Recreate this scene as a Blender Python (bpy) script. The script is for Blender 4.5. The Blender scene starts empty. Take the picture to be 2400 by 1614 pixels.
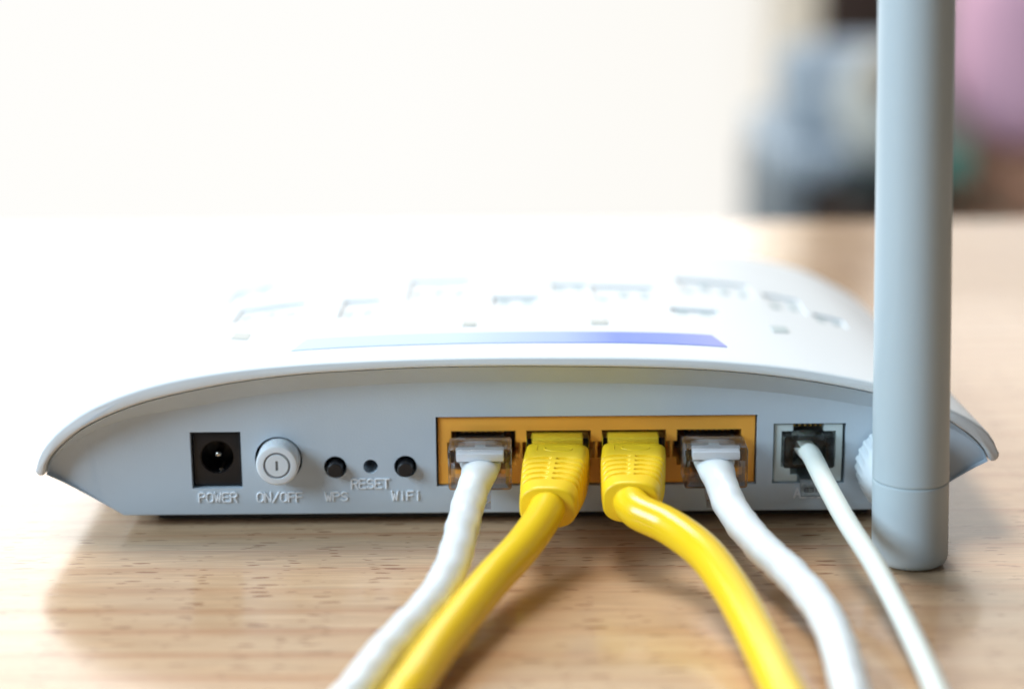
import bpy, bmesh, math, random
from mathutils import Vector, Matrix

random.seed(7)
S = 0.001                                   # every coordinate below is in millimetres
scene = bpy.context.scene
COL = scene.collection
R = math.radians

# ------------------------------------------------------------------ camera
cd = bpy.data.cameras.new("camera")
cam = bpy.data.objects.new("camera", cd)
COL.objects.link(cam)
cd.sensor_width = 36.0
cd.lens = 72.0
cd.clip_start = 0.01
cd.clip_end = 50.0
cam.matrix_world = (Matrix.Translation((0, -0.362, 0.132))
                    @ Matrix.Rotation(R(75), 4, 'X') @ Matrix.Rotation(R(-0.45), 4, 'Z'))
cd.dof.use_dof = True
cd.dof.focus_distance = 0.369
cd.dof.aperture_fstop = 6.8
cd.dof.aperture_blades = 0
scene.camera = cam

# ------------------------------------------------------------------ world + lamps
world = bpy.data.worlds.new("World")
scene.world = world
world.use_nodes = True
bg = world.node_tree.nodes["Background"]
bg.inputs[0].default_value = (0.72, 0.86, 1.0, 1)
bg.inputs[1].default_value = 0.09


def area(name, loc, target, size, power, color):
    l = bpy.data.lights.new(name, 'AREA')
    l.shape = 'RECTANGLE'
    l.size, l.size_y = size
    l.energy = power
    l.color = color
    o = bpy.data.objects.new(name, l)
    COL.objects.link(o)
    o.location = loc
    o.rotation_euler = (Vector(target) - Vector(loc)).to_track_quat('-Z', 'Y').to_euler()
    return o


area("ceiling_lamp", (-0.40, 0.80, 2.10), (0, 0, 0), (0.95, 0.95), 41.0, (1.0, 0.985, 0.96))
area("side_window_lamp", (-1.50, -0.68, 0.95), (0, 0, 0.02), (0.9, 0.9), 43.0, (0.64, 0.83, 1.0))

scene.view_settings.view_transform = 'Standard'
scene.view_settings.look = 'None'
scene.view_settings.exposure = 0.0
scene.view_settings.gamma = 1.0
scene.cycles.max_bounces = 12
scene.cycles.transmission_bounces = 12
scene.cycles.transparent_max_bounces = 12
scene.cycles.caustics_refractive = True
scene.cycles.sample_clamp_indirect = 6.0


# ------------------------------------------------------------------ materials
def mat(name, color, rough=0.5, spec=0.5, metal=0.0, trans=0.0, ior=1.5, sss=0.0, sss_r=0.002,
        bump=0.0, bump_scale=3000.0, mottle=0.0, mottle_scale=200.0, coat=0.0):
    m = bpy.data.materials.new(name)
    m.use_nodes = True
    nt = m.node_tree
    b = nt.nodes["Principled BSDF"]
    b.inputs["Base Color"].default_value = (*color, 1)
    b.inputs["Roughness"].default_value = rough
    b.inputs["Specular IOR Level"].default_value = spec
    b.inputs["Metallic"].default_value = metal
    b.inputs["Transmission Weight"].default_value = trans
    b.inputs["IOR"].default_value = ior
    b.inputs["Coat Weight"].default_value = coat
    b.inputs["Coat Roughness"].default_value = 0.09
    if sss:
        b.inputs["Subsurface Weight"].default_value = sss
        b.inputs["Subsurface Radius"].default_value = (1.0, 0.7, 0.4)
        b.inputs["Subsurface Scale"].default_value = sss_r
    tc = nt.nodes.new("ShaderNodeTexCoord")
    if bump:
        n = nt.nodes.new("ShaderNodeTexNoise")
        n.inputs["Scale"].default_value = bump_scale
        n.inputs["Detail"].default_value = 4.0
        bp = nt.nodes.new("ShaderNodeBump")
        bp.inputs["Strength"].default_value = bump
        bp.inputs["Distance"].default_value = 0.0002
        nt.links.new(tc.outputs["Object"], n.inputs["Vector"])
        nt.links.new(n.outputs["Fac"], bp.inputs["Height"])
        nt.links.new(bp.outputs["Normal"], b.inputs["Normal"])
    if mottle:
        n = nt.nodes.new("ShaderNodeTexNoise")
        n.inputs["Scale"].default_value = mottle_scale
        n.inputs["Detail"].default_value = 5.0
        mx = nt.nodes.new("ShaderNodeMix")
        mx.data_type = 'RGBA'
        mx.inputs[6].default_value = (*[c * (1 - mottle) for c in color], 1)
        mx.inputs[7].default_value = (*[min(1, c * (1 + mottle)) for c in color], 1)
        nt.links.new(tc.outputs["Object"], n.inputs["Vector"])
        nt.links.new(n.outputs["Fac"], mx.inputs[0])
        nt.links.new(mx.outputs[2], b.inputs["Base Color"])
    return m


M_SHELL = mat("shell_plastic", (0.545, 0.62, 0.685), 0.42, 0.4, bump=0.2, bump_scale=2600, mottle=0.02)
M_LETTER = mat("letter_highlight_plastic", (0.88, 0.91, 0.94), 0.35, 0.5)  # panel plastic painted lighter, highlight on the raised strokes put into the colour
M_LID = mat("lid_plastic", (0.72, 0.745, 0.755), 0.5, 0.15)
M_BLACK = mat("black_plastic", (0.010, 0.010, 0.012), 0.36, 0.4, bump=0.05, bump_scale=4000)
M_JACKIN = mat("black_glossy_plastic", (0.006, 0.006, 0.007), 0.12, 0.5)
M_METAL = mat("nickel_metal", (0.75, 0.70, 0.62), 0.22, 0.5, metal=1.0)
M_GOLD = mat("gold_contact", (0.85, 0.55, 0.16), 0.25, 0.5, metal=1.0)
M_BUTTON = mat("button_plastic", (0.74, 0.77, 0.79), 0.35, 0.45, sss=0.1)
M_GROOVE = mat("button_print", (0.27, 0.29, 0.31), 0.5, 0.3)
M_ORANGE = mat("orange_plastic", (1.0, 0.44, 0.06), 0.42, 0.4, bump=0.05, mottle=0.03)
M_PHONEJ = mat("phone_jack_plastic", (0.63, 0.70, 0.68), 0.45, 0.4, mottle=0.02)
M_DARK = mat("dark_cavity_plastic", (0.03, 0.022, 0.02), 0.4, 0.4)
M_YELLOW = mat("yellow_pvc", (1.0, 0.65, 0.016), 0.38, 0.45, sss=0.04, sss_r=0.0015, bump=0.08, bump_scale=900, mottle=0.02)
M_YCORD = mat("yellow_cord_pvc", (1.0, 0.65, 0.016), 0.24, 0.6, sss=0.12, sss_r=0.0015, bump=0.05, bump_scale=1200)
M_WHITE = mat("white_cord_pvc", (0.82, 0.85, 0.85), 0.30, 0.5, sss=0.15, sss_r=0.001, bump=0.06, bump_scale=700)
M_PHONE = mat("ivory_cord_pvc", (0.80, 0.82, 0.74), 0.38, 0.45, sss=0.15, sss_r=0.001, bump=0.04, bump_scale=1200)
def clear_mat(name, tint, see):
    """moulded clear plastic: part refracting, part straight-through so that light reaches what is inside"""
    m = mat(name, tint, 0.05, 0.5, trans=1.0, ior=1.5)
    nt = m.node_tree
    b = nt.nodes["Principled BSDF"]
    out = [n for n in nt.nodes if n.type == 'OUTPUT_MATERIAL'][0]
    t = nt.nodes.new("ShaderNodeBsdfTransparent")
    t.inputs[0].default_value = (*tint, 1)
    x = nt.nodes.new("ShaderNodeMixShader")
    x.inputs[0].default_value = see
    nt.links.new(b.outputs[0], x.inputs[1])
    nt.links.new(t.outputs[0], x.inputs[2])
    nt.links.new(x.outputs[0], out.inputs[0])
    return m


M_CLEAR = clear_mat("clear_polycarbonate", (0.975, 0.97, 0.985), 0.4)
M_SMOKE = clear_mat("smoky_polycarbonate", (0.80, 0.81, 0.80), 0.3)
M_BAR = mat("crimp_bar_plastic", (0.93, 0.94, 0.95), 0.2, 0.5)
M_INSERT = mat("yellow_insert", (1.0, 0.70, 0.03), 0.4, 0.4)
M_ANT = mat("antenna_plastic", (0.52, 0.605, 0.64), 0.36, 0.4, bump=0.03, bump_scale=3000)
M_KNOB = mat("hinge_plastic", (0.74, 0.80, 0.82), 0.40, 0.4)
M_GREYCORE = mat("grey_core_plastic", (0.16, 0.16, 0.155), 0.4, 0.4)
M_RUBBER = mat("grey_rubber", (0.06, 0.06, 0.06), 0.8, 0.2)
M_SLOT = mat("vent_plastic", (0.46, 0.54, 0.55), 0.5, 0.4)
M_LED = mat("indicator_lens", (0.05, 0.11, 0.11), 0.3, 0.5)


def wood_material():
    m = bpy.data.materials.new("beech_laminate")
    m.use_nodes = True
    nt = m.node_tree
    N, L = nt.nodes.new, nt.links.new
    b = nt.nodes["Principled BSDF"]
    tc = N("ShaderNodeTexCoord")

    def noise(sx, sy, scale, detail=3.0, rough=0.5, dist=0.0, off=0.0):
        mp = N("ShaderNodeMapping")
        mp.inputs["Scale"].default_value = (sx, sy, 1)
        mp.inputs["Location"].default_value = (off, off * 1.7, off)
        mp.inputs["Rotation"].default_value = (0, 0, R(1.2))
        n = N("ShaderNodeTexNoise")
        n.inputs["Scale"].default_value = scale
        n.inputs["Detail"].default_value = detail
        n.inputs["Roughness"].default_value = rough
        n.inputs["Distortion"].default_value = dist
        L(tc.outputs["Object"], mp.inputs["Vector"])
        L(mp.outputs["Vector"], n.inputs["Vector"])
        return n.outputs["Fac"]

    def ramp(fac, stops):
        r = N("ShaderNodeValToRGB")
        e = r.color_ramp.elements
        e[0].position, e[0].color = stops[0]
        e[1].position, e[1].color = stops[-1]
        for p, c in stops[1:-1]:
            x = e.new(p)
            x.color = c
        L(fac, r.inputs[0])
        return r.outputs["Color"]

    def mix(kind, fac, a, bb):
        x = N("ShaderNodeMix")
        x.data_type = 'RGBA'
        x.blend_type = kind
        if isinstance(fac, float):
            x.inputs[0].default_value = fac
        else:
            L(fac, x.inputs[0])
        for i, v in ((6, a), (7, bb)):
            if isinstance(v, tuple):
                x.inputs[i].default_value = v
            else:
                L(v, x.inputs[i])
        return x.outputs[2]

    g = lambda v: (v, v, v, 1)
    # broad tonal bands along the grain
    band = ramp(noise(0.10, 1.0, 190, 4, 0.55, 0.4), [(0.28, (0.58, 0.36, 0.20, 1)), (0.5, (0.66, 0.435, 0.26, 1)), (0.72, (0.715, 0.495, 0.31, 1))])
    # fine fibre
    fib = ramp(noise(0.05, 1.0, 1500, 3, 0.6, 0.0, 3.1), [(0.3, g(0.78)), (0.7, g(1.08))])
    col = mix('MULTIPLY', 1.0, band, fib)
    def math_(op, a, bb=None, clamp=False):
        x = N("ShaderNodeMath")
        x.operation = op
        x.use_clamp = clamp
        for k, v in enumerate((a, bb)):
            if v is None:
                continue
            if isinstance(v, (int, float)):
                x.inputs[k].default_value = v
            else:
                L(v, x.inputs[k])
        return x.outputs[0]

    sx = N("ShaderNodeSeparateXYZ")
    L(tc.outputs["Object"], sx.inputs[0])
    # reddish growth lines about 9 mm apart, wavering slowly along the grain, soft on one side
    warp = noise(0.03, 0.25, 60, 2, 0.5, 0.0, 4.4)
    v = math_('FRACT', math_('ADD', math_('MULTIPLY', sx.outputs["Y"], 108.0), math_('MULTIPLY', warp, 2.6)))
    ln = ramp(v, [(0.0, g(0.0)), (0.62, g(0.0)), (0.93, g(0.55)), (0.955, g(0.95)), (0.985, g(0.0))])
    gate = ramp(noise(0.15, 0.6, 50, 2, 0.5, 0.0, 5.5), [(0.34, g(0.2)), (0.58, g(0.95))])
    lnf = mix('MULTIPLY', 1.0, ln, gate)
    col = mix('MIX', lnf, col, (0.46, 0.205, 0.10, 1))

    # short dark medullary flecks: one crisp dash per stretched cell, many cells left empty
    def flecks(cx_, cy_, base, span, off):
        mp = N("ShaderNodeMapping")
        mp.inputs["Scale"].default_value = (1 / cx_, 1 / cy_, 1)
        mp.inputs["Location"].default_value = (off, off * 0.37, 0)
        mp.inputs["Rotation"].default_value = (0, 0, R(-0.6))
        wn = noise(0.4, 0.4, 700, 2, 0.5, 0.0, off)
        cmb = N("ShaderNodeCombineXYZ")
        L(math_('ADD', sx.outputs["X"], 0.0), cmb.inputs[0])
        L(math_('ADD', sx.outputs["Y"], math_('MULTIPLY', wn, 0.0009)), cmb.inputs[1])
        L(cmb.outputs[0], mp.inputs["Vector"])
        vo = N("ShaderNodeTexVoronoi")
        vo.voronoi_dimensions = '2D'
        vo.inputs["Scale"].default_value = 1.0
        L(mp.outputs["Vector"], vo.inputs["Vector"])
        rgb = N("ShaderNodeSeparateColor")
        L(vo.outputs["Color"], rgb.inputs[0])
        rad = math_('ADD', math_('MULTIPLY', rgb.outputs[0], span), base)
        t = math_('SUBTRACT', rad, vo.outputs["Distance"])
        f = math_('MULTIPLY', t, 22.0, True)
        return math_('MULTIPLY', f, math_('ADD', math_('MULTIPLY', rgb.outputs[1], 0.5), 0.45))

    fl = math_('MAXIMUM', flecks(0.0110, 0.0021, -0.06, 0.27, 0.0), flecks(0.0075, 0.0016, -0.08, 0.25, 3.3))
    col = mix('MIX', fl, col, (0.26, 0.11, 0.05, 1))
    L(col, b.inputs["Base Color"])
    rr = ramp(noise(0.08, 1.0, 500, 2, 0.5, 0.0, 2.2), [(0.3, g(0.13)), (0.7, g(0.20))])
    L(rr, b.inputs["Roughness"])
    b.inputs["Specular IOR Level"].default_value = 0.75
    bp = N("ShaderNodeBump")
    bp.inputs["Strength"].default_value = 0.08
    bp.inputs["Distance"].default_value = 0.0001
    bp.invert = True
    L(fl, bp.inputs["Height"])
    L(bp.outputs["Normal"], b.inputs["Normal"])
    return m


M_WOOD = wood_material()


# ------------------------------------------------------------------ mesh helpers
def finish(name, me, m, parent=None, smooth=35):
    o = bpy.data.objects.new(name, me)
    COL.objects.link(o)
    if m:
        me.materials.clear()
        me.materials.append(m)
    if smooth:
        me.polygons.foreach_set("use_smooth", [True] * len(me.polygons))
        me.set_sharp_from_angle(angle=R(smooth))
    if parent:
        o.parent = parent
    return o


def pyd(verts, faces):
    me = bpy.data.meshes.new("m")
    me.from_pydata([(x * S, y * S, z * S) for x, y, z in verts], [], faces)
    bm = bmesh.new()
    bm.from_mesh(me)
    bmesh.ops.recalc_face_normals(bm, faces=bm.faces[:])
    bm.to_mesh(me)
    bm.free()
    return me


def loft(rings, cap=True):
    n = len(rings[0])
    v = [p for r in rings for p in r]
    f = []
    for k in range(len(rings) - 1):
        for i in range(n):
            j = (i + 1) % n
            f.append((k * n + i, k * n + j, (k + 1) * n + j, (k + 1) * n + i))
    if cap:
        f.append(tuple(range(n)))
        f.append(tuple((len(rings) - 1) * n + i for i in reversed(range(n))))
    return pyd(v, f)


def join(meshes):
    bm = bmesh.new()
    for me in meshes:
        bm.from_mesh(me)
    out = bpy.data.meshes.new("m")
    bm.to_mesh(out)
    bm.free()
    return out


def box(x0, x1, y0, y1, z0, z1, bev=0.0, seg=2):
    bm = bmesh.new()
    bmesh.ops.create_cube(bm, size=1.0)
    for v in bm.verts:
        v.co = Vector(((x0 + x1) / 2 + v.co.x * (x1 - x0), (y0 + y1) / 2 + v.co.y * (y1 - y0), (z0 + z1) / 2 + v.co.z * (z1 - z0))) * S
    if bev:
        bmesh.ops.bevel(bm, geom=bm.edges[:], offset=bev * S, segments=seg, profile=0.5, affect='EDGES')
    me = bpy.data.meshes.new("m")
    bm.to_mesh(me)
    bm.free()
    return me


def lathe_y(cx, cz, prof, n=64, ribs=None):
    """surface of revolution about an axis along y; prof = [(y, r)...], closed with caps"""
    rings = []
    for y, r in prof:
        ring = []
        for i in range(n):
            a = 2 * math.pi * i / n
            rr = r
            if ribs and ribs[0] <= y <= ribs[1]:
                rr = r - (ribs[2] if i % 4 in (2, 3) else 0)
            ring.append((cx + rr * math.cos(a), y, cz + rr * math.sin(a)))
        rings.append(ring)
    return loft(rings)


def catmull(pts, n=10):
    out = []
    P = [pts[0]] + list(pts) + [pts[-1]]
    for k in range(1, len(P) - 2):
        p0, p1, p2, p3 = [Vector(p) for p in P[k - 1:k + 3]]
        for i in range(n):
            t = i / n
            out.append(0.5 * ((2 * p1) + (-p0 + p2) * t + (2 * p0 - 5 * p1 + 4 * p2 - p3) * t * t + (-p0 + 3 * p1 - 3 * p2 + p3) * t ** 3))
    out.append(Vector(pts[-1]))
    return out


def tube(path, rad, n=28, caps=True):
    """rad(s, a) -> radius pair (side, up) at arc length s (mm) and angle a"""
    rings = []
    s = 0.0
    for i, p in enumerate(path):
        a = path[max(0, i - 1)]
        b = path[min(len(path) - 1, i + 1)]
        t = (b - a).normalized()
        if i:
            s += (p - path[i - 1]).length
        up = Vector((0, 0, 1)) if abs(t.z) < 0.9 else Vector((0, 1, 0))
        side = t.cross(up).normalized()
        upv = side.cross(t).normalized()
        ring = []
        for k in range(n):
            an = 2 * math.pi * k / n
            rs, ru = rad(s, an)
            ring.append(tuple(p + side * rs * math.cos(an) + upv * ru * math.sin(an)))
        rings.append(ring)
    return loft(rings, caps)


def boolean(target_me, cutter_me):
    a = bpy.data.objects.new("a", target_me)
    b = bpy.data.objects.new("b", cutter_me)
    COL.objects.link(a)
    COL.objects.link(b)
    md = a.modifiers.new("cut", 'BOOLEAN')
    md.operation = 'DIFFERENCE'
    md.solver = 'EXACT'
    md.object = b
    dg = bpy.context.evaluated_depsgraph_get()
    me = bpy.data.meshes.new_from_object(a.evaluated_get(dg))
    bpy.data.objects.remove(a)
    bpy.data.objects.remove(b)
    return me


def thing(name, label, cat, loc=(0, 0, 0), group=None):
    o = bpy.data.objects.new(name, None)
    o.empty_display_size = 0.01
    COL.objects.link(o)
    o.location = [c * S for c in loc]
    o['label'] = label
    o['category'] = cat
    if group:
        o['group'] = group
    return o


def tag(o, label, cat, group=None):
    o['label'] = label
    o['category'] = cat
    if group:
        o['group'] = group
    return o


def interp(x, xs, ys):
    if x <= xs[0]:
        return ys[0]
    for i in range(1, len(xs)):
        if x <= xs[i]:
            t = (x - xs[i - 1]) / (xs[i] - xs[i - 1])
            return ys[i - 1] + t * (ys[i] - ys[i - 1])
    return ys[-1]


# ------------------------------------------------------------------ table, floor, window wall
tb = finish("table", box(-900, 520, -520, 281, -26, 0, 1.5, 3), M_WOOD)
tag(tb, "pale beech wood table top with dark grain flecks under the router", "table")
M_LEG = mat("leg_steel", (0.5, 0.5, 0.5), 0.4, 0.5, metal=0.6)
for lx, ly in ((-860, -480), (480, -480), (-860, 240), (480, 240)):
    finish("leg", box(lx - 22, lx + 22, ly - 22, ly + 22, -745, -27, 3), M_LEG, tb)

M_FLOOR = mat("floor_tiles", (0.62, 0.60, 0.57), 0.35, 0.5, mottle=0.05, mottle_scale=3)
fl = finish("floor", box(-6000, 6000, -3000, 2700, -800, -746), M_FLOOR)
fl['kind'] = 'structure'
M_WALL = mat("wall_paint", (0.62, 0.54, 0.48), 0.8, 0.2, mottle=0.03, mottle_scale=4)
wl = finish("wall", join([box(457, 1200, 2420, 2520, -745, -64), box(1201, 2400, 2420, 2520, -745, 1900)]), M_WALL)
wl['kind'] = 'structure'


def emission(name, color, strength, var=0.0):
    m = bpy.data.materials.new(name)
    m.use_nodes = True
    nt = m.node_tree
    nt.nodes.clear()
    e = nt.nodes.new("ShaderNodeEmission")
    o = nt.nodes.new("ShaderNodeOutputMaterial")
    e.inputs[0].default_value = (*color, 1)
    e.inputs[1].default_value = strength
    nt.links.new(e.outputs[0], o.inputs[0])
    return m


M_PANE = emission("overexposed_window_pane", (1.0, 0.985, 0.955), 3.4)
M_PANE2 = emission("bright_window_pane", (1.0, 0.97, 0.92), 1.4)
M_FROST = emission("backlit_frosted_pane", (1.0, 0.99, 0.962), 1.0)
nt = M_FROST.node_tree
tcn = nt.nodes.new("ShaderNodeTexCoord")
sp = nt.nodes.new("ShaderNodeSeparateXYZ")
mr = nt.nodes.new("ShaderNodeMapRange")
mr.inputs["From Min"].default_value = 0.85
mr.inputs["From Max"].default_value = 1.42
rp = nt.nodes.new("ShaderNodeValToRGB")
rp.color_ramp.elements[0].color = (1.0, 0.99, 0.962, 1)
rp.color_ramp.elements[1].color = (0.90, 0.86, 0.77, 1)
x = rp.color_ramp.elements.new(0.75)
x.color = (0.985, 0.963, 0.915, 1)
nt.links.new(tcn.outputs["Object"], sp.inputs[0])
nt.links.new(sp.outputs["X"], mr.inputs["Value"])
nt.links.new(mr.outputs[0], rp.inputs[0])
nt.links.new(rp.outputs[0], [n for n in nt.nodes if n.type == 'EMISSION'][0].inputs[0])
M_FRAME = mat("window_frame_paint", (0.82, 0.81, 0.79), 0.5, 0.4)
win = thing("window", "wide overexposed white window filling the blurred background left of the antenna", "window", (-1000, 2460, -700))
def wchild(name, me, m):
    me.transform(Matrix.Translation((1.0, -2.46, 0.70)))
    return finish(name, me, m, win)
wchild("pane", box(-2600, 420, 2445, 2455, -22, 1800), M_PANE)
wchild("pane", box(456, 1150, 2445, 2455, -22, 1800), M_PANE2)['label'] = "dimmer pane at the right of the window"
wchild("frosted_pane", box(-2600, 420, 2445, 2455, -700, -52), M_FROST)
wchild("rail", box(-2598, 418, 2432, 2468, -50, -24, 4), M_FRAME)
wchild("frame", join([box(-2660, -2600, 2425, 2475, -745, 1860, 4), box(421, 455, 2425, 2475, -745, 1860, 3), box(457, 1200, 2425, 2475, 1802, 1860, 4), box(1151, 1200, 2425, 2475, -22, 1800, 4), box(457, 1200, 2425, 2475, -62, -24, 4),
                      box(-2598, 418, 2425, 2475, 1802, 1860, 4), box(-2598, 418, 2425, 2475, -745, -702, 4)]), M_FRAME)


# ------------------------------------------------------------------ router
router = thing("router", "white modem router with arched lid on the beech table, cables plugged into its back", "router")

SEAM = [(-85.75, 12.05), (-84.95, 14.75), (-82.19, 17.97), (-78.40, 20.97), (-73.73, 23.38), (-67.44, 25.68), (-60.19, 27.49),
        (-50.54, 29.35), (-38.84, 30.79), (-28.0, 31.45), (-17.17, 31.91), (-5.0, 32.05), (7.72, 31.97), (23.62, 31.60), (37.75, 30.87),
        (52.00, 29.16), (65.69, 26.49), (73.5, 24.00), (79.65, 21.10), (82.97, 18.74), (85.19, 16.67), (86.54, 14.85), (87.25, 13.28)]
RIM = [(-87.25, 13.15), (-86.05, 16.4), (-83.00, 20.25), (-78.40, 23.90), (-73.37, 26.37), (-67.11, 28.57), (-59.90, 30.28),
       (-50.32, 31.75), (-38.68, 32.78), (-28.0, 33.30), (-17.09, 33.62), (-5.0, 33.78), (7.71, 33.75), (23.54, 33.52), (37.61, 32.82),
       (51.80, 31.30), (65.44, 28.69), (73.5, 26.35), (79.33, 23.56), (82.60, 21.79), (85.2, 20.0), (87.3, 17.8), (88.55, 15.2)]


def smooth_poly(pts, n):
    """resample a 2-D polyline, through a Catmull-Rom curve, to n evenly spaced points"""
    c = catmull([(x, 0, z) for x, z in pts], 12)
    d = [0]
    for i in range(1, len(c)):
        d.append(d[-1] + (c[i] - c[i - 1]).length)
    out = []
    for k in range(n):
        t = d[-1] * k / (n - 1)
        j = 0
        while j < len(d) - 2 and d[j + 1] < t:
            j += 1
        u = (t - d[j]) / max(1e-9, d[j + 1] - d[j])
        p = c[j].lerp(c[j + 1], u)
        out.append((p.x, p.z))
    return out


NA = 97
seam = smooth_poly(SEAM, NA)
rim = smooth_poly(RIM, NA)


def drop(y):
    return 6.6 * max(0.0, (y + 4.5) / 134.5) ** 1.1


def tip(x):
    """0 along the arch, 1 at the two tips, where rim and lip sweep back"""
    t = min(1.0, max(0.0, (abs(x) - 74.0) / 12.5))
    return t * t * (3 - 2 * t)


def wid(y):
    return 1 - 0.03 * max(0.0, y / 130.0) ** 2


# body: bottom corners, slanted flanks, arch under the lid; the back panel (y = 0) is set in under a sloping lip
def body_ring(y, arch_y, arch, zb, xin=0.0, dz=0.0):
    ring = []
    for x, z in arch:
        ring.append((x, arch_y(x), z - dz))
    # right flank down to the right bottom corner, bottom, left flank up
    xr, zr = arch[-1]
    xl, zl = arch[0]
    cr, cl = 73.6 - xin, -72.9 + xin
    fl_n = 6
    pts = []
    for i in range(1, fl_n + 1):
        t = i / fl_n
        e = t ** 1.1
        pts.append((xr + (cr - xr) * t, arch_y(xr) * (1 - t) + y * t, (zr - dz) + (zb - (zr - dz)) * e))
    for i in range(1, 9):
        t = i / 8
        pts.append((cr + (cl - cr) * t, y, zb))
    for i in range(1, fl_n):
        t = i / fl_n
        e = 1 - (1 - t) ** 1.1
        pts.append((cl + (xl - cl) * t, y * (1 - t) + arch_y(xl) * t, zb + ((zl - dz) - zb) * e))
    return ring + pts


def band_h(x):
    return interp(x, [-86, -80, -64, -55, -44, -26, 13, 38, 51, 66, 80, 87.3],
                  [0.2, 1.6, 3.5, 3.75, 3.75, 3.65, 3.85, 4.0, 3.8, 3.4, 1.6, 0.2])


lip = [(x * (1 + 0.008 * tip(x)), z - 0.40 - 0.5 * tip(x)) for x, z in seam]
inner = []
for i, (x, z) in enumerate(lip):
    h = band_h(x)
    inner.append((x * (1 - 0.006 * h / 3.7), z - h))
inner[0] = (lip[0][0] + 0.25, lip[0][1] - 0.1)
inner[-1] = (lip[-1][0] - 0.25, lip[-1][1] - 0.1)


def back_arch(y, k):
    return [(x * k * wid(y), z - drop(y) + 0.32) for x, z in lip]


body_me = loft([
    body_ring(0.0, lambda x: 0.0, inner, 2.75, 0.25),
    body_ring(0.05, lambda x: -0.35, [(a[0] * .93 + b[0] * .07, a[1] * .88 + b[1] * .12) for a, b in zip(inner, lip)], 2.6, 0.1),
    body_ring(0.35, lambda x: -3.2 + 1.6 * tip(x), lip, 2.45),
    body_ring(0.9, lambda x: -2.9 + 1.6 * tip(x), [(x * 1.0005, z + 0.08) for x, z in lip], 2.4),
    body_ring(8.0, lambda x: 8.0, back_arch(8, .985), 2.4),
    body_ring(60.0, lambda x: 60.0, back_arch(60, .985), 2.4, 1.0),
    body_ring(122.0, lambda x: 122.0, back_arch(122, .97), 2.4, 4.0),
])

PORTS = [-5.45, 8.52, 22.48, 36.44]
cut = [
    box(-59.81, -50.42, -5, 9.5, 7.70, 18.69),                       # power inlet
    box(-14.25, 45.28, -5, 14, 7.72, 21.24),                         # LAN block
    box(48.30, 61.70, -5, 14, 7.80, 19.46),                          # phone jack
    lathe_y(-43.54, 13.25, [(-5, 4.42), (8, 4.42)], 64),             # power button well
    lathe_y(-33.02, 11.66, [(-5, 2.12), (7, 2.12)], 48),
    lathe_y(-26.48, 11.74, [(-5, 1.36), (9, 1.36)], 40),
    lathe_y(-19.98, 11.68, [(-5, 2.12), (7, 2.12)], 48),
]
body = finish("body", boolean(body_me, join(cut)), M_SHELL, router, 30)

# lid: arched sheet with a rounded rim
def lid_ring(y, thick, k=1.0, extra=0.0):
    up, lo = [], []
    for (xu, zu), (xl, zl) in zip(rim, seam):
        mx, mz = (xu + xl) / 2, (zu + zl) / 2
        w = wid(y) * k
        d = drop(y) + extra
        up.append(((mx + (xu - mx) * thick) * w, y, mz + (zu - mz) * thick - d))
        lo.append(((mx + (xl - mx) * thick) * w, y, mz + (zl - mz) * thick - d))
    # rounded tips
    def tipr(a, b, sgn):
        cx, cz = (a[0] + b[0]) / 2, (a[2] + b[2]) / 2
        r = math.hypot(a[0] - b[0], a[2] - b[2]) / 2
        a0 = math.atan2(a[2] - cz, a[0] - cx)
        ux, uz = math.cos(a0), math.sin(a0)
        out = []
        for q in range(1, 6):
            c_, s_ = math.cos(math.pi * q / 6), 0.72 * math.sin(math.pi * q / 6)
            out.append((cx + r * (ux * c_ - sgn * uz * s_), y, cz + r * (uz * c_ + sgn * ux * s_)))
        return out
    right = tipr(up[-1], lo[-1], -1)
    left = tipr(lo[0], up[0], -1)
    back = max(0.0, 1 - (y + 4.62) / 46.0) ** 2
    return [(px * (1 + 0.010 * tip(px) * back), py + 1.6 * tip(px) * back, pz - 0.5 * tip(px) * back) for px, py, pz in up + right + lo[::-1] + left]


st = [(-4.62, 0.55), (-4.55, 0.72), (-4.38, 0.87), (-4.1, 0.96), (-3.7, 1.0), (-1, 1.0)]
st += [(y, 1.0) for y in (4, 9, 15, 22, 30, 40, 52, 64, 76, 88, 100, 110, 118)]
rings = [lid_ring(y, t) for y, t in st]
for y, k, e in ((122, .994, .15), (126, .982, .6), (129, .964, 1.3), (131, .945, 2.3), (132, .92, 3.6)):
    rings.append(lid_ring(y, 1.0, k, e))
lid_me = loft(rings)


def lid_z(x, y):
    xs = [p[0] * wid(y) for p in rim]
    return interp(x, xs, [p[1] for p in rim]) - drop(y)


VENTS = [(-35.0, -27.3, 35, 54), (-57.0, -43.0, 41, 56), (-4.0, 5.8, 42, 53), (-22.0, -8.9, 50, 74), (8.4, 16.4, 58, 68), (16.9, 30.4, 47, 66), (32.2, 41.9, 36, 43), (63.0, 69.5, 46, 56), (36, 52, 60, 78), (54, 62, 52, 70), (-62, -52, 66, 84)]
cut = []
for x0, x1, y0, y1 in VENTS:
    zs = [lid_z(x, y) for x in (x0, x1) for y in (y0, y1)]
    lo_r = [(x0, y0, lid_z(x0, y0) - 0.6), (x1, y0, lid_z(x1, y0) - 0.6), (x1, y1, lid_z(x1, y1) - 0.6), (x0, y1, lid_z(x0, y1) - 0.6)]
    hi_r = [(a, b, c + 6) for a, b, c in lo_r]
    cut.append(loft([lo_r, hi_r]))
lid = finish("lid", boolean(lid_me, join(cut)), M_LID, router, 30)


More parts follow.
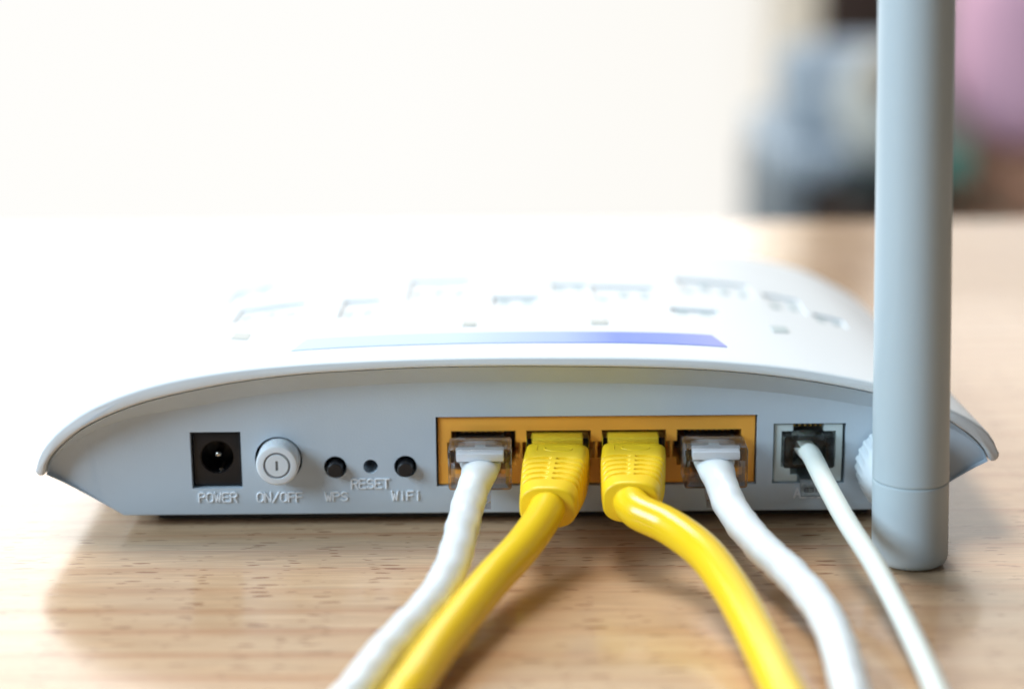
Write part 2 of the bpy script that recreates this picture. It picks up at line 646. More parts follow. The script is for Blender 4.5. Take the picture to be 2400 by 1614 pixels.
def lid_patch(x0, x1, y0a, y0b, y1a, y1b, h, nx=16, ny=2, notch=0.0):
    """thin plate lying on the lid; edge y runs linearly from (y0a..y0b) at the back to (y1a..y1b)"""
    top, bot = [], []
    for j in range(ny + 1):
        for i in range(nx + 1):
            u, v = i / nx, j / ny
            x = x0 + (x1 - x0) * u
            x += (1 if u < .5 else -1) * notch * v * (abs(u - .5) * 2) ** 6
            ya = y0a + (y0b - y0a) * u
            yb = y1a + (y1b - y1a) * u
            y = ya + (yb - ya) * v
            top.append((x, y, lid_z(x, y) + h))
            bot.append((x, y, lid_z(x, y) - 0.15))
    w = nx + 1
    nt = len(top)
    f = []
    for j in range(ny):
        for i in range(nx):
            a = j * w + i
            f.append((a, a + 1, a + w + 1, a + w))
            f.append((nt + a, nt + a + w, nt + a + w + 1, nt + a + 1))
    edge = [i for i in range(w)] + [j * w + nx for j in range(1, ny + 1)] + [ny * w + i for i in range(nx - 1, -1, -1)] + [j * w for j in range(ny - 1, 0, -1)]
    for k in range(len(edge)):
        a, b = edge[k], edge[(k + 1) % len(edge)]
        f.append((a, b, nt + b, nt + a))
    return pyd(top + bot, f)


# colour band behind the rim: pale on the left, violet-blue towards the right
m = bpy.data.materials.new("gradient_band")
m.use_nodes = True
nt = m.node_tree
tcn = nt.nodes.new("ShaderNodeTexCoord")
sp = nt.nodes.new("ShaderNodeSeparateXYZ")
mr = nt.nodes.new("ShaderNodeMapRange")
mr.inputs["From Min"].default_value = -0.041
mr.inputs["From Max"].default_value = 0.041
rp = nt.nodes.new("ShaderNodeValToRGB")
e = rp.color_ramp.elements
e[0].position, e[0].color = 0.0, (0.54, 0.65, 0.90, 1)
e[1].position, e[1].color = 1.0, (0.36, 0.38, 0.72, 1)
for p, c in ((0.35, (0.52, 0.63, 0.90, 1)), (0.62, (0.36, 0.45, 0.85, 1)), (0.74, (0.19, 0.26, 0.72, 1)), (0.86, (0.23, 0.29, 0.72, 1))):
    x = e.new(p)
    x.color = c
nt.links.new(tcn.outputs["Object"], sp.inputs[0])
nt.links.new(sp.outputs["X"], mr.inputs["Value"])
nt.links.new(mr.outputs[0], rp.inputs[0])
pb = nt.nodes["Principled BSDF"]
pb.inputs["Roughness"].default_value = 0.55
pb.inputs["Specular IOR Level"].default_value = 0.09
nt.links.new(rp.outputs[0], pb.inputs["Base Color"])
finish("gradient_stripe", lid_patch(-41.2, 40.2, 6.9, 7.3, 16.4, 16.9, 0.16, 60, 6, 2.0), m, lid, 30)['label'] = "glossy stripe fading from pale blue to violet blue behind the rim"
for x0, x1, ya, yb, dy in ((-55.0, -51.2, 24.6, 21.4, 6.2), (-9.6, -6.9, 22.8, 22.6, 4.2), (15.4, 18.8, 24.0, 24.1, 4.4), (51.2, 54.6, 25.5, 27.5, 6.0)):
    finish("indicator_slot", lid_patch(x0, x1, ya, yb, ya + dy, yb + dy, 0.14, 6, 4), M_SLOT if x0 > 40 else M_LED, lid, 30)
# ventilation slits on the floors of the recesses
rng = random.Random(3)
for x0, x1, y0, y1 in VENTS:
    n = max(2, int((x1 - x0) / 3.6))
    ms = []
    for k in range(n):
        xa = x0 + (x1 - x0) * (k + 0.25) / n
        xb = x0 + (x1 - x0) * (k + 0.70) / n
        ya = y0 + (y1 - y0) * rng.uniform(.12, .5)
        yb = min(y1 - 1, ya + rng.uniform(3, 8))
        ms.append(loft([[(xa, ya, lid_z(xa, ya) - 0.95), (xb, ya, lid_z(xb, ya) - 0.95), (xb, yb, lid_z(xb, yb) - 0.95), (xa, yb, lid_z(xa, yb) - 0.95)],
                        [(xa, ya, lid_z(xa, ya) - 0.45), (xb, ya, lid_z(xb, ya) - 0.45), (xb, yb, lid_z(xb, yb) - 0.45), (xa, yb, lid_z(xa, yb) - 0.45)]]))
    finish("vent_grille", join(ms), M_SLOT, lid, 30)

# feet under the body
for fx, fy in ((-64, 10), (64, 10), (-62, 108), (62, 108)):
    bm = bmesh.new()
    bmesh.ops.create_cone(bm, cap_ends=True, segments=32, radius1=4.2 * S, radius2=4.5 * S, depth=2.4 * S, matrix=Matrix.Translation((fx * S, fy * S, 1.22 * S)))
    me = bpy.data.meshes.new("m")
    bm.to_mesh(me)
    bm.free()
    finish("rubber_foot", me, M_RUBBER, router)

finish("gap_shade_plate", box(-67, 67, 4.0, 117, 0.4, 2.36, 0.2), M_RUBBER, router)  # added dark plate, blocks light under the body so the gap goes black

# power inlet
pj_me = boolean(box(-59.45, -50.62, 0.9, 9.4, 7.95, 18.40, 0.25),
                join([lathe_y(-55.05, 13.55, [(-1, 3.22), (8.2, 3.05)], 56)]))
pj = finish("power_inlet", pj_me, M_BLACK, router, 30)
finish("socket_barrel", loft([[(-55.05 + r * math.cos(2 * math.pi * i / 56), y, 13.55 + r * math.sin(2 * math.pi * i / 56)) for i in range(56)]
                              for y, r in ((1.35, 3.20), (1.35, 3.02), (8.0, 2.94), (8.0, 3.03), (1.35, 3.20))], False), M_JACKIN, pj, 30)
finish("center_pin", lathe_y(-55.05, 13.55, [(8.3, 0.72), (2.9, 0.72), (2.55, 0.62), (2.3, 0.35), (2.22, 0.08)], 28), M_METAL, pj, 40)
finish("spring_contact", box(-54.85, -54.25, 2.2, 8.0, 10.66, 10.86, 0.05), M_METAL, pj)

# power button: capped cylinder with an engraved ring and bar
pbm = lathe_y(-43.40, 13.35, [(7.8, 3.95), (-3.2, 3.95), (-3.65, 3.85), (-3.95, 3.60), (-4.05, 3.25), (-4.05, 2.55), (-3.80, 2.48), (-3.80, 2.13), (-4.05, 2.06), (-4.05, 0.05)], 72)
pbo = finish("power_button", boolean(pbm, box(-43.66, -43.16, -5, -3.75, 12.45, 14.25)), M_BUTTON, router, 28)
finish("ring_mark", loft([[(-43.40 + r * math.cos(2 * math.pi * i / 72), y, 13.35 + r * math.sin(2 * math.pi * i / 72)) for i in range(72)]
                          for y, r in ((-3.84, 2.46), (-3.84, 2.14), (-3.78, 2.14), (-3.78, 2.46), (-3.84, 2.46))], False), M_GROOVE, pbo, 30)
finish("bar_mark", box(-43.64, -43.18, -3.79, -3.70, 12.47, 14.23), M_GROOVE, pbo)
for cx, cz, lab in ((-33.02, 11.55, "black push button above the WPS lettering"), (-19.98, 11.55, "black push button above the WiFi lettering")):
    finish("push_button", lathe_y(cx, cz, [(6.8, 1.45), (-1.35, 1.45), (-1.6, 1.38), (-1.7, 1.22), (-1.7, 0.02)], 48), M_BLACK, router, 28)['label'] = lab

# ---- raised lettering: rounded strokes on the panel
def arc(cx, cz, rx, rz, a0, a1, n=9):
    return [(cx + rx * math.cos(R(a0 + (a1 - a0) * i / n)), cz + rz * math.sin(R(a0 + (a1 - a0) * i / n))) for i in range(n + 1)]


GL = {  # strokes in a cell 0.6 wide and 1 high
    'P': [[(0, 0), (0, 1), (.36, 1)] + arc(.36, .76, .24, .24, 90, -90) + [(0, .52)]],
    'O': [arc(.3, .7, .3, .3, 0, 180) + arc(.3, .3, .3, .3, 180, 360) + [(.6, .7)]],
    'W': [[(0, 1), (.15, 0), (.3, .75), (.45, 0), (.6, 1)]],
    'E': [[(.58, 1), (0, 1), (0, 0), (.6, 0)], [(0, .52), (.5, .52)]],
    'R': [[(0, 0), (0, 1), (.36, 1)] + arc(.36, .76, .24, .24, 90, -90) + [(0, .52)], [(.32, .52), (.6, 0)]],
    'N': [[(0, 0), (0, 1), (.58, 0), (.58, 1)]],
    '/': [[(-.02, -.08), (.62, 1.08)]],
    'F': [[(.58, 1), (0, 1), (0, 0)], [(0, .52), (.5, .52)]],
    'S': [arc(.3, .76, .28, .24, 25, 270) + arc(.3, .27, .29, .25, 90, -155)],
    'T': [[(0, 1), (.6, 1)], [(.3, 1), (.3, 0)]],
    'i': [[(.3, 0), (.3, .62)], [(.3, .90), (.3, .94)]],
    'A': [[(0, 0), (.3, 1), (.6, 0)], [(.11, .34), (.49, .34)]],
    'D': [[(0, 0), (0, 1), (.26, 1)] + arc(.28, .5, .32, .5, 90, -90) + [(0, 0)]],
    'L': [[(0, 1), (0, 0), (.58, 0)]],
    'B': [[(0, 0), (0, 1), (.34, 1)] + arc(.34, .77, .22, .23, 90, -90) + [(0, .54), (.36, .54)] + arc(.36, .27, .24, .27, 90, -90) + [(0, 0)]],
    '1': [[(.12, .8), (.32, 1), (.32, 0)]],
}


def split_sharp(strokes):
    out = []
    for st_ in strokes:
        cur_ = [st_[0]]
        for i in range(1, len(st_)):
            cur_.append(st_[i])
            if i < len(st_) - 1:
                a = Vector(st_[i]) - Vector(st_[i - 1])
                b = Vector(st_[i + 1]) - Vector(st_[i])
                if a.length > 1e-6 and b.length > 1e-6 and a.normalized().dot(b.normalized()) < 0.5:
                    out.append(cur_)
                    cur_ = [st_[i]]
        out.append(cur_)
    return out


def lettering(text, x0, x1, z0, z1, y, r, tilt=0.0, mirror=False, axis=None):
    h = z1 - z0
    pitch = (x1 - x0) / (len(text) - 0.22)
    cw = pitch * 0.78 / 0.6
    ms = []
    for k, ch in enumerate(text):
        for stroke in split_sharp(GL[ch]):
            pts = []
            for a, b in stroke:
                lx = a * cw + k * pitch
                if mirror:
                    lx = (x1 - x0) - lx
                px, pz = x0 + lx, z0 + b * h + tilt * lx
                pts.append(Vector((px, y, pz)))
            n = 8
            rings = []
            for i, p in enumerate(pts):
                t = (pts[min(i + 1, len(pts) - 1)] - pts[max(i - 1, 0)])
                t = t.normalized() if t.length > 1e-6 else Vector((1, 0, 0))
                s = Vector((t.z, 0, -t.x))
                k2 = 1.0
                if 0 < i < len(pts) - 1:
                    c = (pts[i + 1] - p).normalized().dot((p - pts[i - 1]).normalized())
                    k2 = 1 / max(0.5, math.sqrt(max(0.01, (1 + c) / 2)))
                rings.append([tuple(p + s * (r * k2 * math.cos(2 * math.pi * q / n)) + Vector((0, 1, 0)) * (r * math.sin(2 * math.pi * q / n))) for q in range(n)])
            p0, p1 = pts[0], pts[-1]
            ms.append(loft(rings))
            for p, d in ((p0, pts[0] - pts[1]), (p1, pts[-1] - pts[-2])):
                bm = bmesh.new()
                bmesh.ops.create_uvsphere(bm, u_segments=8, v_segments=6, radius=r * S, matrix=Matrix.Translation(p * S))
                me = bpy.data.meshes.new("m")
                bm.to_mesh(me)
                bm.free()
                ms.append(me)
    return join(ms)


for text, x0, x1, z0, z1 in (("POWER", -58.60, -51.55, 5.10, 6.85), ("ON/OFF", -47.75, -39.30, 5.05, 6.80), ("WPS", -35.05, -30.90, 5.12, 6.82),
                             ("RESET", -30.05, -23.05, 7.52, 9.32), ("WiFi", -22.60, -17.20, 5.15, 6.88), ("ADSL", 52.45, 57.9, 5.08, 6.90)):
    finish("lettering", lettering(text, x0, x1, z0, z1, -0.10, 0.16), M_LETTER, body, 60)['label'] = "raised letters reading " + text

# ---- orange four-port block
blk = box(-13.85, 44.95, 0.6, 13.9, 8.0, 20.95, 0.12)
cut = []
for c in PORTS:
    cut.append(box(c - 5.98, c + 5.98, -1, 12.5, 11.35, 18.30))
    cut.append(box(c - 3.1, c + 3.1, -1, 12.4, 8.9, 11.6))
    cut.append(box(c - 6.75, c + 6.75, -1, 7.0, 12.9, 16.1))
cutm = cut[0]
bo = blk
for q in (0, 1, 2):
    bo = boolean(bo, join(cut[q::3]))
block = finish("lan_port_block", bo, M_ORANGE, router, 30)
block['label'] = "orange block with four network sockets"
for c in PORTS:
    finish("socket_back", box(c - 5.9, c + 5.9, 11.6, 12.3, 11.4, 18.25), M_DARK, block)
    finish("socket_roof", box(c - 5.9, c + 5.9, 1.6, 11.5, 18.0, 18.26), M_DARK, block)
pin_me = None
for c in (PORTS[0], PORTS[3]):
    for k in range(8):
        x = c - 3.57 + k * 1.02
        if pin_me is None:
            pin_me = box(-0.24, 0.24, 1.5, 4.0, 17.72, 18.02, 0.08)
        o = finish("contact_pin", pin_me, M_GOLD, block)
        o.location.x = x * S

# ---- phone jack
pjk = box(48.52, 61.20, 0.45, 13.5, 7.98, 19.20, 0.2)
for q in ([box(49.88, 59.95, -1, 12.5, 10.95, 17.85)], [box(51.95, 57.65, -1, 12.4, 17.5, 20.5)], [box(52.95, 58.3, -1, 12.3, 6.0, 11.3)], [box(51.6, 53.2, -1, 6.0, 9.35, 11.2)]):
    pjk = boolean(pjk, join(q))
phj = finish("phone_jack", pjk, M_PHONEJ, router, 30)
phj['label'] = "pale grey telephone socket frame"
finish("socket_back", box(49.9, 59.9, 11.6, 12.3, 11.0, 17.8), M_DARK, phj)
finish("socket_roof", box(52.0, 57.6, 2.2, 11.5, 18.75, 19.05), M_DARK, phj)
for k in range(6):
    o = finish("contact_pin", pin_me, M_GOLD, phj)
    o.location = ((52.35 + k * 0.98) * S, 0.2 * S, 0.72 * S)

# ---- antenna on its hinge knob
def ant_ring(z, r, ry=None):
    cx = 70.45 - (z / 99.0) * 3.1
    return [(cx + r * math.cos(2 * math.pi * i / 72), -20 + (ry or r) * math.sin(2 * math.pi * i / 72), z) for i in range(72)]


ant = finish("antenna", loft([ant_ring(15.55, 6.35), ant_ring(15.60, 6.58), ant_ring(15.75, 6.66), ant_ring(15.95, 6.665), ant_ring(16.4, 6.662), ant_ring(20, 6.65), ant_ring(40, 6.58), ant_ring(70, 6.42), ant_ring(98, 6.27),
                              ant_ring(140, 6.0), ant_ring(176, 5.6), ant_ring(182, 5.2), ant_ring(185, 4.2), ant_ring(186.5, 2.6), ant_ring(187, 0.3)]), M_ANT, router, 40)
ant['label'] = "upright grey stick antenna"
finish("base_sleeve", loft([ant_ring(0.25, 5.2), ant_ring(0.32, 5.75), ant_ring(0.65, 6.25), ant_ring(1.25, 6.58), ant_ring(2.2, 6.68), ant_ring(2.8, 6.685), ant_ring(9, 6.69), ant_ring(14.9, 6.675), ant_ring(15.3, 6.67), ant_ring(15.46, 6.60), ant_ring(15.52, 6.3)]), M_ANT, ant, 40)
finish("hinge_knob", lathe_y(71.6, 11.6, [(0.6, 6.5), (-0.6, 6.5), (-0.9, 7.9), (-1.2, 8.25), (-6.6, 8.2), (-6.9, 8.0), (-8.0, 7.75), (-12.5, 6.1), (-15.5, 4.6), (-17.5, 3.5)], 120, (-6.7, -1.1, 0.35)), M_KNOB, ant, 40)


# ------------------------------------------------------------------ cables
def clear_plug(parent, cx, yaw=0.0, ztop=18.0, yn=-10.0):
    """transparent modular plug: body with an open cable mouth, contacts, crimp bar, latch"""
    x0, x1 = cx - 5.78, cx + 5.78
    outer = join([box(x0, x1, yn, -1.9, 10.25, ztop, 0.6, 3)])
    b1 = boolean(outer, box(cx - 4.62, cx + 4.62, yn - 1, -3.2, 11.25, 15.55))
    # chamfered mouth
    mouth = loft([[(cx - 5.25, yn - 0.01, 10.75), (cx + 5.25, yn - 0.01, 10.75), (cx + 5.25, yn - 0.01, 15.6), (cx - 5.25, yn - 0.01, 15.6)],
                  [(cx - 4.55, yn + 1.3, 11.3), (cx + 4.55, yn + 1.3, 11.3), (cx + 4.55, yn + 1.3, 15.54), (cx - 4.55, yn + 1.3, 15.54)]])
    b1 = boolean(b1, mouth)
    p = finish("plug", b1, M_CLEAR, parent, 30)
    p['label'] = "clear plastic modular plug"
    finish("plug_nose", box(x0 + .15, x1 - .15, -1.75, 9.0, 11.6, 17.35, 0.3), M_CLEAR, p)
    finish("crimp_bar", box(cx - 4.3, cx + 4.3, yn + 0.22, yn + 2.6, 15.70, 17.25, 0.25), M_BAR, p)
    finish("ridge", box(cx - 5.2, cx + 5.2, -4.6, -3.9, ztop - 0.02, ztop + 0.22, 0.08), M_CLEAR, p)
    finish("wire_comb", box(cx - 4.3, cx + 4.3, 2.0, 8.4, 14.0, 16.4, 0.2), M_DARK, p)
    for k in range(8):
        o = finish("contact", CONTACT, M_GOLD, p)
        o.location = ((cx - 3.57 + 1.02 * k) * S, 0, 0)
    lt = [[(cx - 3.0, 7, 10.9), (cx + 2.2, 7, 10.9), (cx + 2.2, 7, 11.5), (cx - 3.0, 7, 11.5)],
          [(cx - 3.0, -2, 9.3), (cx + 2.2, -2, 9.3), (cx + 2.2, -2, 10.0), (cx - 3.0, -2, 10.0)],
          [(cx - 1.6, -3, 8.7), (cx + 1.9, -3, 8.7), (cx + 1.9, -3, 9.4), (cx - 1.6, -3, 9.4)],
          [(cx - 1.6, -9, 6.9), (cx + 1.9, -9, 6.9), (cx + 1.9, -9, 7.7), (cx - 1.6, -9, 7.7)],
          [(cx - 1.6, -9.6, 6.6), (cx + 1.9, -9.6, 6.6), (cx + 1.9, -9.6, 8.1), (cx - 1.6, -9.6, 8.1)]]
    finish("latch", loft(lt), M_CLEAR, p, 30)
    return p


CONTACT = box(-0.15, 0.15, 4.5, 8.6, 16.2, 17.5, 0.05)


def lumpy(s, a):
    k = 2.93 + 0.06 * math.cos(2 * (a - s * 2 * math.pi / 17.0)) + 0.04 * math.cos(3 * a + s * 0.9) + 0.05 * math.sin(s * 1.7)
    f = min(1.0, max(0.0, (s - 3.0) / 9.0))
    f = f * f * (3 - 2 * f)
    return (k * f + 3.75 * (1 - f), k * f + 1.55 * (1 - f))


def white_cable(label, cx, path):
    t = thing("ethernet_cable", label, "network cable", (0, 0, 0), "network cables plugged into the orange ports")
    clear_plug(t, cx)
    p = [(cx, -2.6, 14.05), (cx, -5.5, 14.05), (cx * .6 + path[0][0] * .4, -9.5, 14.0)] + path[1:]
    finish("cord", tube(catmull(p, 14), lumpy, 36), M_WHITE, t, 60)
    return t


white_cable("white lumpy network cable bending left from the leftmost orange port", -5.97,
            [(-5.9, -8.0, 13.97), (-7.6, -17.56, 11.84), (-8.83, -27.85, 9.82), (-10.4, -41.08, 7.67), (-13.3, -52.85, 6.20),
             (-17.31, -63.14, 5.26), (-20.58, -71.96, 4.70), (-23.24, -81.96, 4.34), (-27.5, -95, 3.6), (-36, -125, 3.2), (-46, -170, 3.1)])
white_cable("white lumpy network cable curving right from the rightmost orange port", 36.78,
            [(36.7, -8.0, 12.94), (38.7, -19.17, 9.75), (42.28, -31.09, 7.38), (46.31, -40.78, 5.90), (49.49, -51.95, 4.54),
             (50.53, -63.87, 3.61), (49.9, -79.96, 3.1), (49.0, -95, 3.05), (47, -130, 3.05), (46, -170, 3.05)])


def boot_mesh(c0, c1, w0, w1, h0, h1):
    """strain-relief boot swept from the port (c0) to the cable end (c1), grooved over its tapering half"""
    c0, c1 = Vector(c0), Vector(c1)
    ax = (c1 - c0)
    Ln = ax.length
    t = ax.normalized()
    side = t.cross(Vector((0, 0, 1))).normalized()
    if side.x < 0:
        side = -side
    up = side.cross(t)
    if up.z < 0:
        up = -up
    n = 96
    ss = [0.0, 0.006, 0.02, 0.10, 0.2, 0.28]
    k0, k1 = 0.33, 0.86
    ss += [k0 + (k1 - k0) * i / 80 for i in range(81)]
    ss += [0.9, 0.94, 0.965, 0.985, 0.996, 1.0]
    rings = []
    for s in ss:
        f = max(0.0, (s - 0.28) / 0.72)
        w = (w0 + (w1 - w0) * f ** 1.2) / 2
        h = (h0 + (h1 - h0) * f ** 1.1) / 2
        ex = 7.0 - 4.2 * min(1, f * 1.15)
        endk = 0.0
        if s > 0.965:
            endk = 0.42 * (1 - math.sqrt(max(0, 1 - ((s - 0.965) / 0.035) ** 2)))
        if s < 0.02:
            endk = 0.35 * (1 - s / 0.02)
        g = 0.0
        if k0 < s < k1:
            ph = (s - k0) / (k1 - k0) * 5.0
            fr = ph % 1.0
            if ph < 5.0:
                g = 0.85 * math.exp(-((fr - 0.3) / 0.17) ** 4)
        ring = []
        c = c0 + ax * s
        for i in range(n):
            a = 2 * math.pi * i / n
            ca, sa = math.cos(a), math.sin(a)
            rr = (abs(ca) ** ex + abs(sa) ** ex) ** (-1.0 / ex)
            x, z = rr * ca, rr * sa
            lx, lz = x * (w - endk), z * (h - endk)
            gg = g
            if sa > 0:
                gg *= min(1, max(0, (abs(lx) - 0.55) / 0.3))
                if abs(lx) > w * 0.93:
                    gg *= 0.6
            else:
                gg *= 0.35
            ln = math.hypot(lx, lz)
            kk = (ln - gg) / ln
            # grooves lag towards the flanks
            ring.append(tuple(c + side * lx * kk + up * lz * kk + t * (0.9 * max(0.0, abs(lx) / w - 0.45) * (1 if k0 < s < 0.95 else 0))))
        rings.append(ring)
    return loft(rings), t, side, up


def yellow_cable(label, cx, c0, c1, path):
    t = thing("ethernet_cable", label, "network cable", (0, 0, 0), "network cables plugged into the orange ports")
    p = finish("plug", box(cx - 5.78, cx + 5.78, -3.4, 9.0, 11.4, 18.05, 0.35), M_CLEAR, t, 30)
    p['label'] = "clear plastic modular plug"
    finish("insert", box(cx - 4.55, cx + 4.55, -3.3, 0.6, 12.2, 17.75, 0.15), M_INSERT, p)
    me, ax, side, up = boot_mesh(c0, c1, 11.75, 9.9, 8.9, 7.75)
    b = finish("boot", me, M_YELLOW, t, 50)
    b['label'] = "yellow ribbed boot"
    # moulded emblem outline on the boot top
    o = Vector(c0)
    def onb(u, v, lift=0.0):
        return o + side * u + ax * v + up * (4.40 + lift)
    def thin(pts, r=0.13):
        return tube([Vector(q) for q in pts], lambda s, a: (r, r), 8)
    ms = [thin([onb(-3.5, 4.0), onb(-3.5, 1.5), onb(3.1, 1.5)]),
          thin([onb(0.35 + 2.5 * math.cos(R(k)), 2.9 + 1.15 * math.sin(R(k))) for k in range(-20, 201, 10)], 0.17)]
    finish("moulded_emblem", join(ms), M_YELLOW, b, 60)
    st = Vector(c1) - ax * 3.0
    q = [tuple(st), tuple(Vector(c1) - ax * 0.6)] + path
    finish("cord", tube(catmull(q, 14), lambda s, a: (3.2, 3.2), 36), M_YCORD, t, 60)
    return t


yellow_cable("yellow network cable with ribbed boot bending left beside the leftmost white cable", 8.25, (8.25, -3.3, 12.75), (6.0, -23.0, 11.45),
             [(4.6, -27.0, 10.3), (1.15, -35.0, 8.45), (-3.64, -45.06, 6.84), (-8.13, -56.96, 5.58), (-12.59, -70.35, 4.65), (-15.6, -81.96, 4.27),
              (-18.5, -93, 3.6), (-25, -125, 3.3), (-32, -170, 3.3)])
yellow_cable("yellow network cable with ribbed boot curving right beside the rightmost white cable", 22.25, (22.25, -3.3, 12.75), (20.65, -22.0, 11.95),
             [(22.0, -25.0, 11.3), (27.0, -29.5, 10.2), (32.03, -37.5, 8.6), (35.26, -48.5, 6.83), (37.23, -59.30, 5.42), (38.65, -70.77, 4.40), (39.7, -81.96, 3.80),
              (41, -95, 3.4), (43, -130, 3.3), (44, -170, 3.3)])

# telephone cable
tel = thing("telephone_cable", "thin ivory telephone cable with a small smoky plug in the pale grey socket", "telephone cable")
pm = box(50.05, 59.45, -2.0, 9.0, 11.30, 17.50, 0.45, 3)
pm = boolean(pm, box(51.7, 57.9, -3, 4.5, 12.15, 15.45, 0.0))
tp = finish("plug", pm, M_SMOKE, tel, 30)
finish("crimp_bar", box(51.6, 57.4, -2.22, 1.6, 16.75, 17.72, 0.2), M_SMOKE, tp)
finish("plug_core", box(51.2, 58.3, 5.2, 8.6, 12.0, 16.8, 0.2), M_GREYCORE, tp)
lt = [[(53.1, 7, 10.6), (56.9, 7, 10.6), (56.9, 7, 11.2), (53.1, 7, 11.2)],
      [(53.1, -1.6, 8.9), (56.9, -1.6, 8.9), (56.9, -1.6, 9.6), (53.1, -1.6, 9.6)],
      [(53.1, -3.6, 7.0), (56.9, -3.6, 7.0), (56.9, -3.2, 8.7), (53.1, -3.2, 8.7)],
      [(53.1, -4.2, 6.6), (56.9, -4.2, 6.6), (56.9, -3.9, 8.5), (53.1, -3.9, 8.5)]]
la = finish("latch", loft(lt), M_SMOKE, tp, 30)
finish("lettering", lettering("1EB", 53.7, 56.3, 7.55, 8.25, -4.08, 0.06, 0.0, True), M_DARK, tp, 60)['label'] = "tiny moulded characters on the latch"
tpth = [(54.3, 3.5, 14.2), (54.5, -0.5, 14.4), (54.95, -4.0, 14.35), (56.15, -13.0, 12.22), (58.14, -25.89, 9.36), (60.5, -38.76, 6.97), (62.0, -53.07, 4.90),
        (62.8, -67.37, 3.44), (62.95, -79.96, 2.69), (63, -95, 2.0), (63, -130, 1.95), (62, -170, 1.95)]
finish("cord", tube(catmull(tpth, 12), lambda s, a: (1.85, 1.75), 28), M_PHONE, tel, 60)


# ------------------------------------------------------------------ out-of-focus furniture beyond the table
M_BLUECLOTH = mat("pale_blue_cloth", (0.43, 0.51, 0.585), 0.9, 0.1, mottle=0.06, mottle_scale=30)
M_GREYCLOTH = mat("grey_cloth", (0.24, 0.27, 0.29), 0.9, 0.1)
M_BROWN = mat("dark_brown_wood", (0.055, 0.032, 0.022), 0.6, 0.3, mottle=0.1, mottle_scale=20)
M_CREAM = mat("cream_cloth", (0.62, 0.63, 0.58), 0.9, 0.1)
M_TAN = mat("tan_cloth", (0.30, 0.23, 0.16), 0.9, 0.1)
M_PINK = mat("pink_cloth", (0.66, 0.40, 0.52), 0.9, 0.1, mottle=0.06, mottle_scale=20)
M_RED = mat("reddish_wood", (0.36, 0.19, 0.12), 0.6, 0.3, mottle=0.1, mottle_scale=20)
M_TEAL = mat("teal_plastic", (0.06, 0.30, 0.26), 0.5, 0.4)
M_BLK = mat("black_box_plastic", (0.01, 0.016, 0.016), 0.5, 0.4)


m = bpy.data.materials.new("sheer_cream_curtain")
m.use_nodes = True
nt = m.node_tree
nt.nodes.clear()
o_ = nt.nodes.new("ShaderNodeOutputMaterial")
d_ = nt.nodes.new("ShaderNodeBsdfDiffuse")
t_ = nt.nodes.new("ShaderNodeBsdfTranslucent")
x_ = nt.nodes.new("ShaderNodeMixShader")
d_.inputs[0].default_value = t_.inputs[0].default_value = (0.96, 0.925, 0.86, 1)
x_.inputs[0].default_value = 0.93
nt.links.new(d_.outputs[0], x_.inputs[1])
nt.links.new(t_.outputs[0], x_.inputs[2])
nt.links.new(x_.outputs[0], o_.inputs[0])
rows = []
for z in (-740, 1880):
    row = []
    for i in range(61):
        row.append((345 + i * 1.7, 2412 + 5 * math.sin(i * 0.83) + 2 * math.sin(i * 2.1), z))
    rows.append(row)
cv = rows[0] + rows[1]
cf = [(i, i + 1, 62 + i, 61 + i) for i in range(60)]
cme = pyd(cv, cf)
cur = finish("curtain", cme, m, None, 60)
tag(cur, "cream sheer curtain strip at the right edge of the bright window, out of focus", "curtain")


def part(name, me, m, root):
    l = root.location
    me.transform(Matrix.Translation((-l[0], -l[1], -l[2])))
    return finish(name, me, m, root, 40)


def legs(root, xs, ys, top, m, w=13):
    for lx in xs:
        for ly in ys:
            part("leg", box(lx - w, lx + w, ly - w, ly + w, -744, top, 3), m, root)


def ellipsoid(cx, cy, cz, rx, ry, rz):
    bm = bmesh.new()
    bmesh.ops.create_uvsphere(bm, u_segments=40, v_segments=24, radius=1.0)
    for v in bm.verts:
        v.co = Vector((cx + v.co.x * rx, cy + v.co.y * ry, cz + v.co.z * rz)) * S
    me = bpy.data.meshes.new("m")
    bm.to_mesh(me)
    bm.free()
    return me


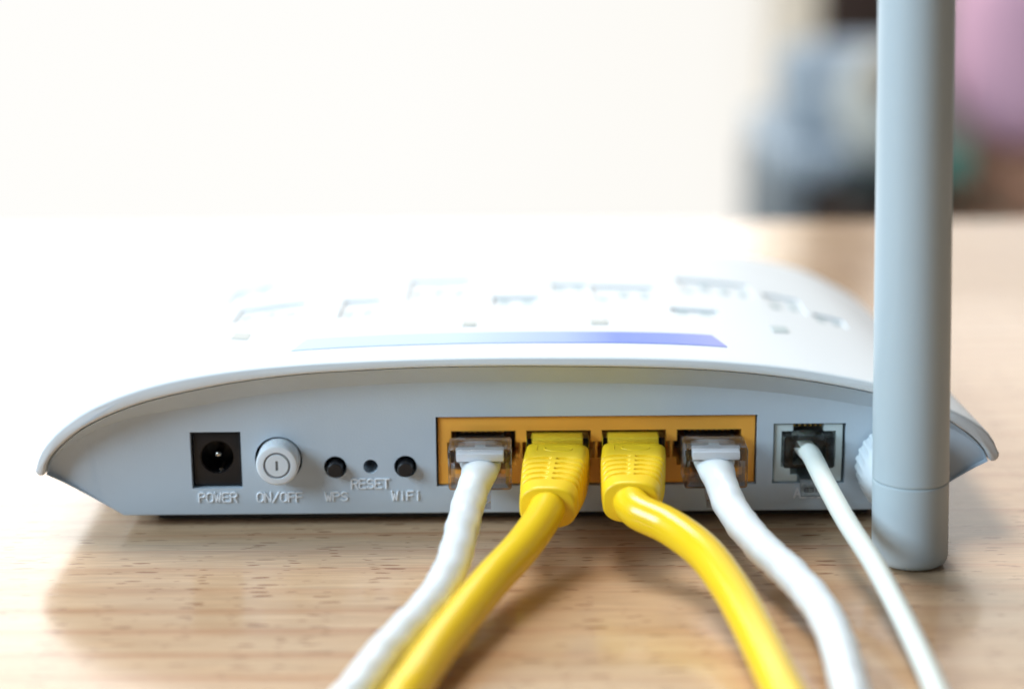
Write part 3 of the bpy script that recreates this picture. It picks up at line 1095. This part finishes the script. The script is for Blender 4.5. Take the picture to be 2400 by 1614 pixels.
ch = thing("armchair", "out of focus pale blue padded armchair beyond the table, left of the antenna", "armchair", (390, 2060, -745))
part("backrest", box(312, 490, 1990, 2060, -262, -146, 30, 5), M_BLUECLOTH, ch)
part("seat", box(308, 490, 1960, 2300, -300, -260, 14, 4), M_BLUECLOTH, ch)
part("side_panel", box(303, 346, 1972, 2290, -420, -302, 6, 3), M_GREYCLOTH, ch)
part("base", box(348, 488, 1975, 2290, -420, -302, 6), M_BROWN, ch)
legs(ch, (322, 472), (1990, 2275), -421, M_BROWN)

cu = thing("cushion", "blurred round cream cushion with tan centre in front of the pale blue armchair", "cushion", (422, 1900, -310))
part("cover", ellipsoid(424, 1905, -206, 60, 34, 72), M_CREAM, cu)
part("centre_patch", ellipsoid(418, 1884, -178, 28, 16, 34), M_TAN, cu)
bx = thing("storage_box", "out of focus black box under the round cream cushion, left of the antenna", "box", (430, 1900, -745))
part("carcass", box(376, 464, 1840, 1955, -744, -308, 5), M_BROWN, bx)
part("lid", box(370, 470, 1834, 1957, -306, -278, 5), M_BLK, bx)

wc = thing("wooden_chair", "out of focus dark brown wooden chair back above the pale blue armchair", "chair", (430, 2340, -745))
part("backrest", box(410, 520, 2345, 2375, -295, 160, 10, 3), M_BROWN, wc)
part("seat", box(400, 530, 2308, 2375, -330, -300, 6), M_BROWN, wc)
legs(wc, (412, 518), (2320, 2362), -331, M_BROWN)

pk = thing("beanbag", "out of focus pink rounded seat bag at the right edge behind the antenna", "beanbag", (600, 1950, -745))
part("cover", box(508, 790, 1840, 2080, -254, -20, 70, 8), M_PINK, pk)
st_ = thing("wooden_stool", "out of focus reddish brown wooden stool under the pink seat bag", "stool", (600, 1950, -745))
part("seat", box(548, 760, 1850, 2060, -330, -256, 10, 3), M_RED, st_)
legs(st_, (540, 740), (1870, 2040), -331, M_RED, 16)
tl = thing("crate", "out of focus teal green crate on the floor behind the antenna", "crate", (520, 2150, -745))
part("body", box(440, 640, 2120, 2330, -744, -350, 8), M_TEAL, tl)
part("rim", box(432, 648, 2112, 2338, -348, -318, 6), M_TEAL, tl)
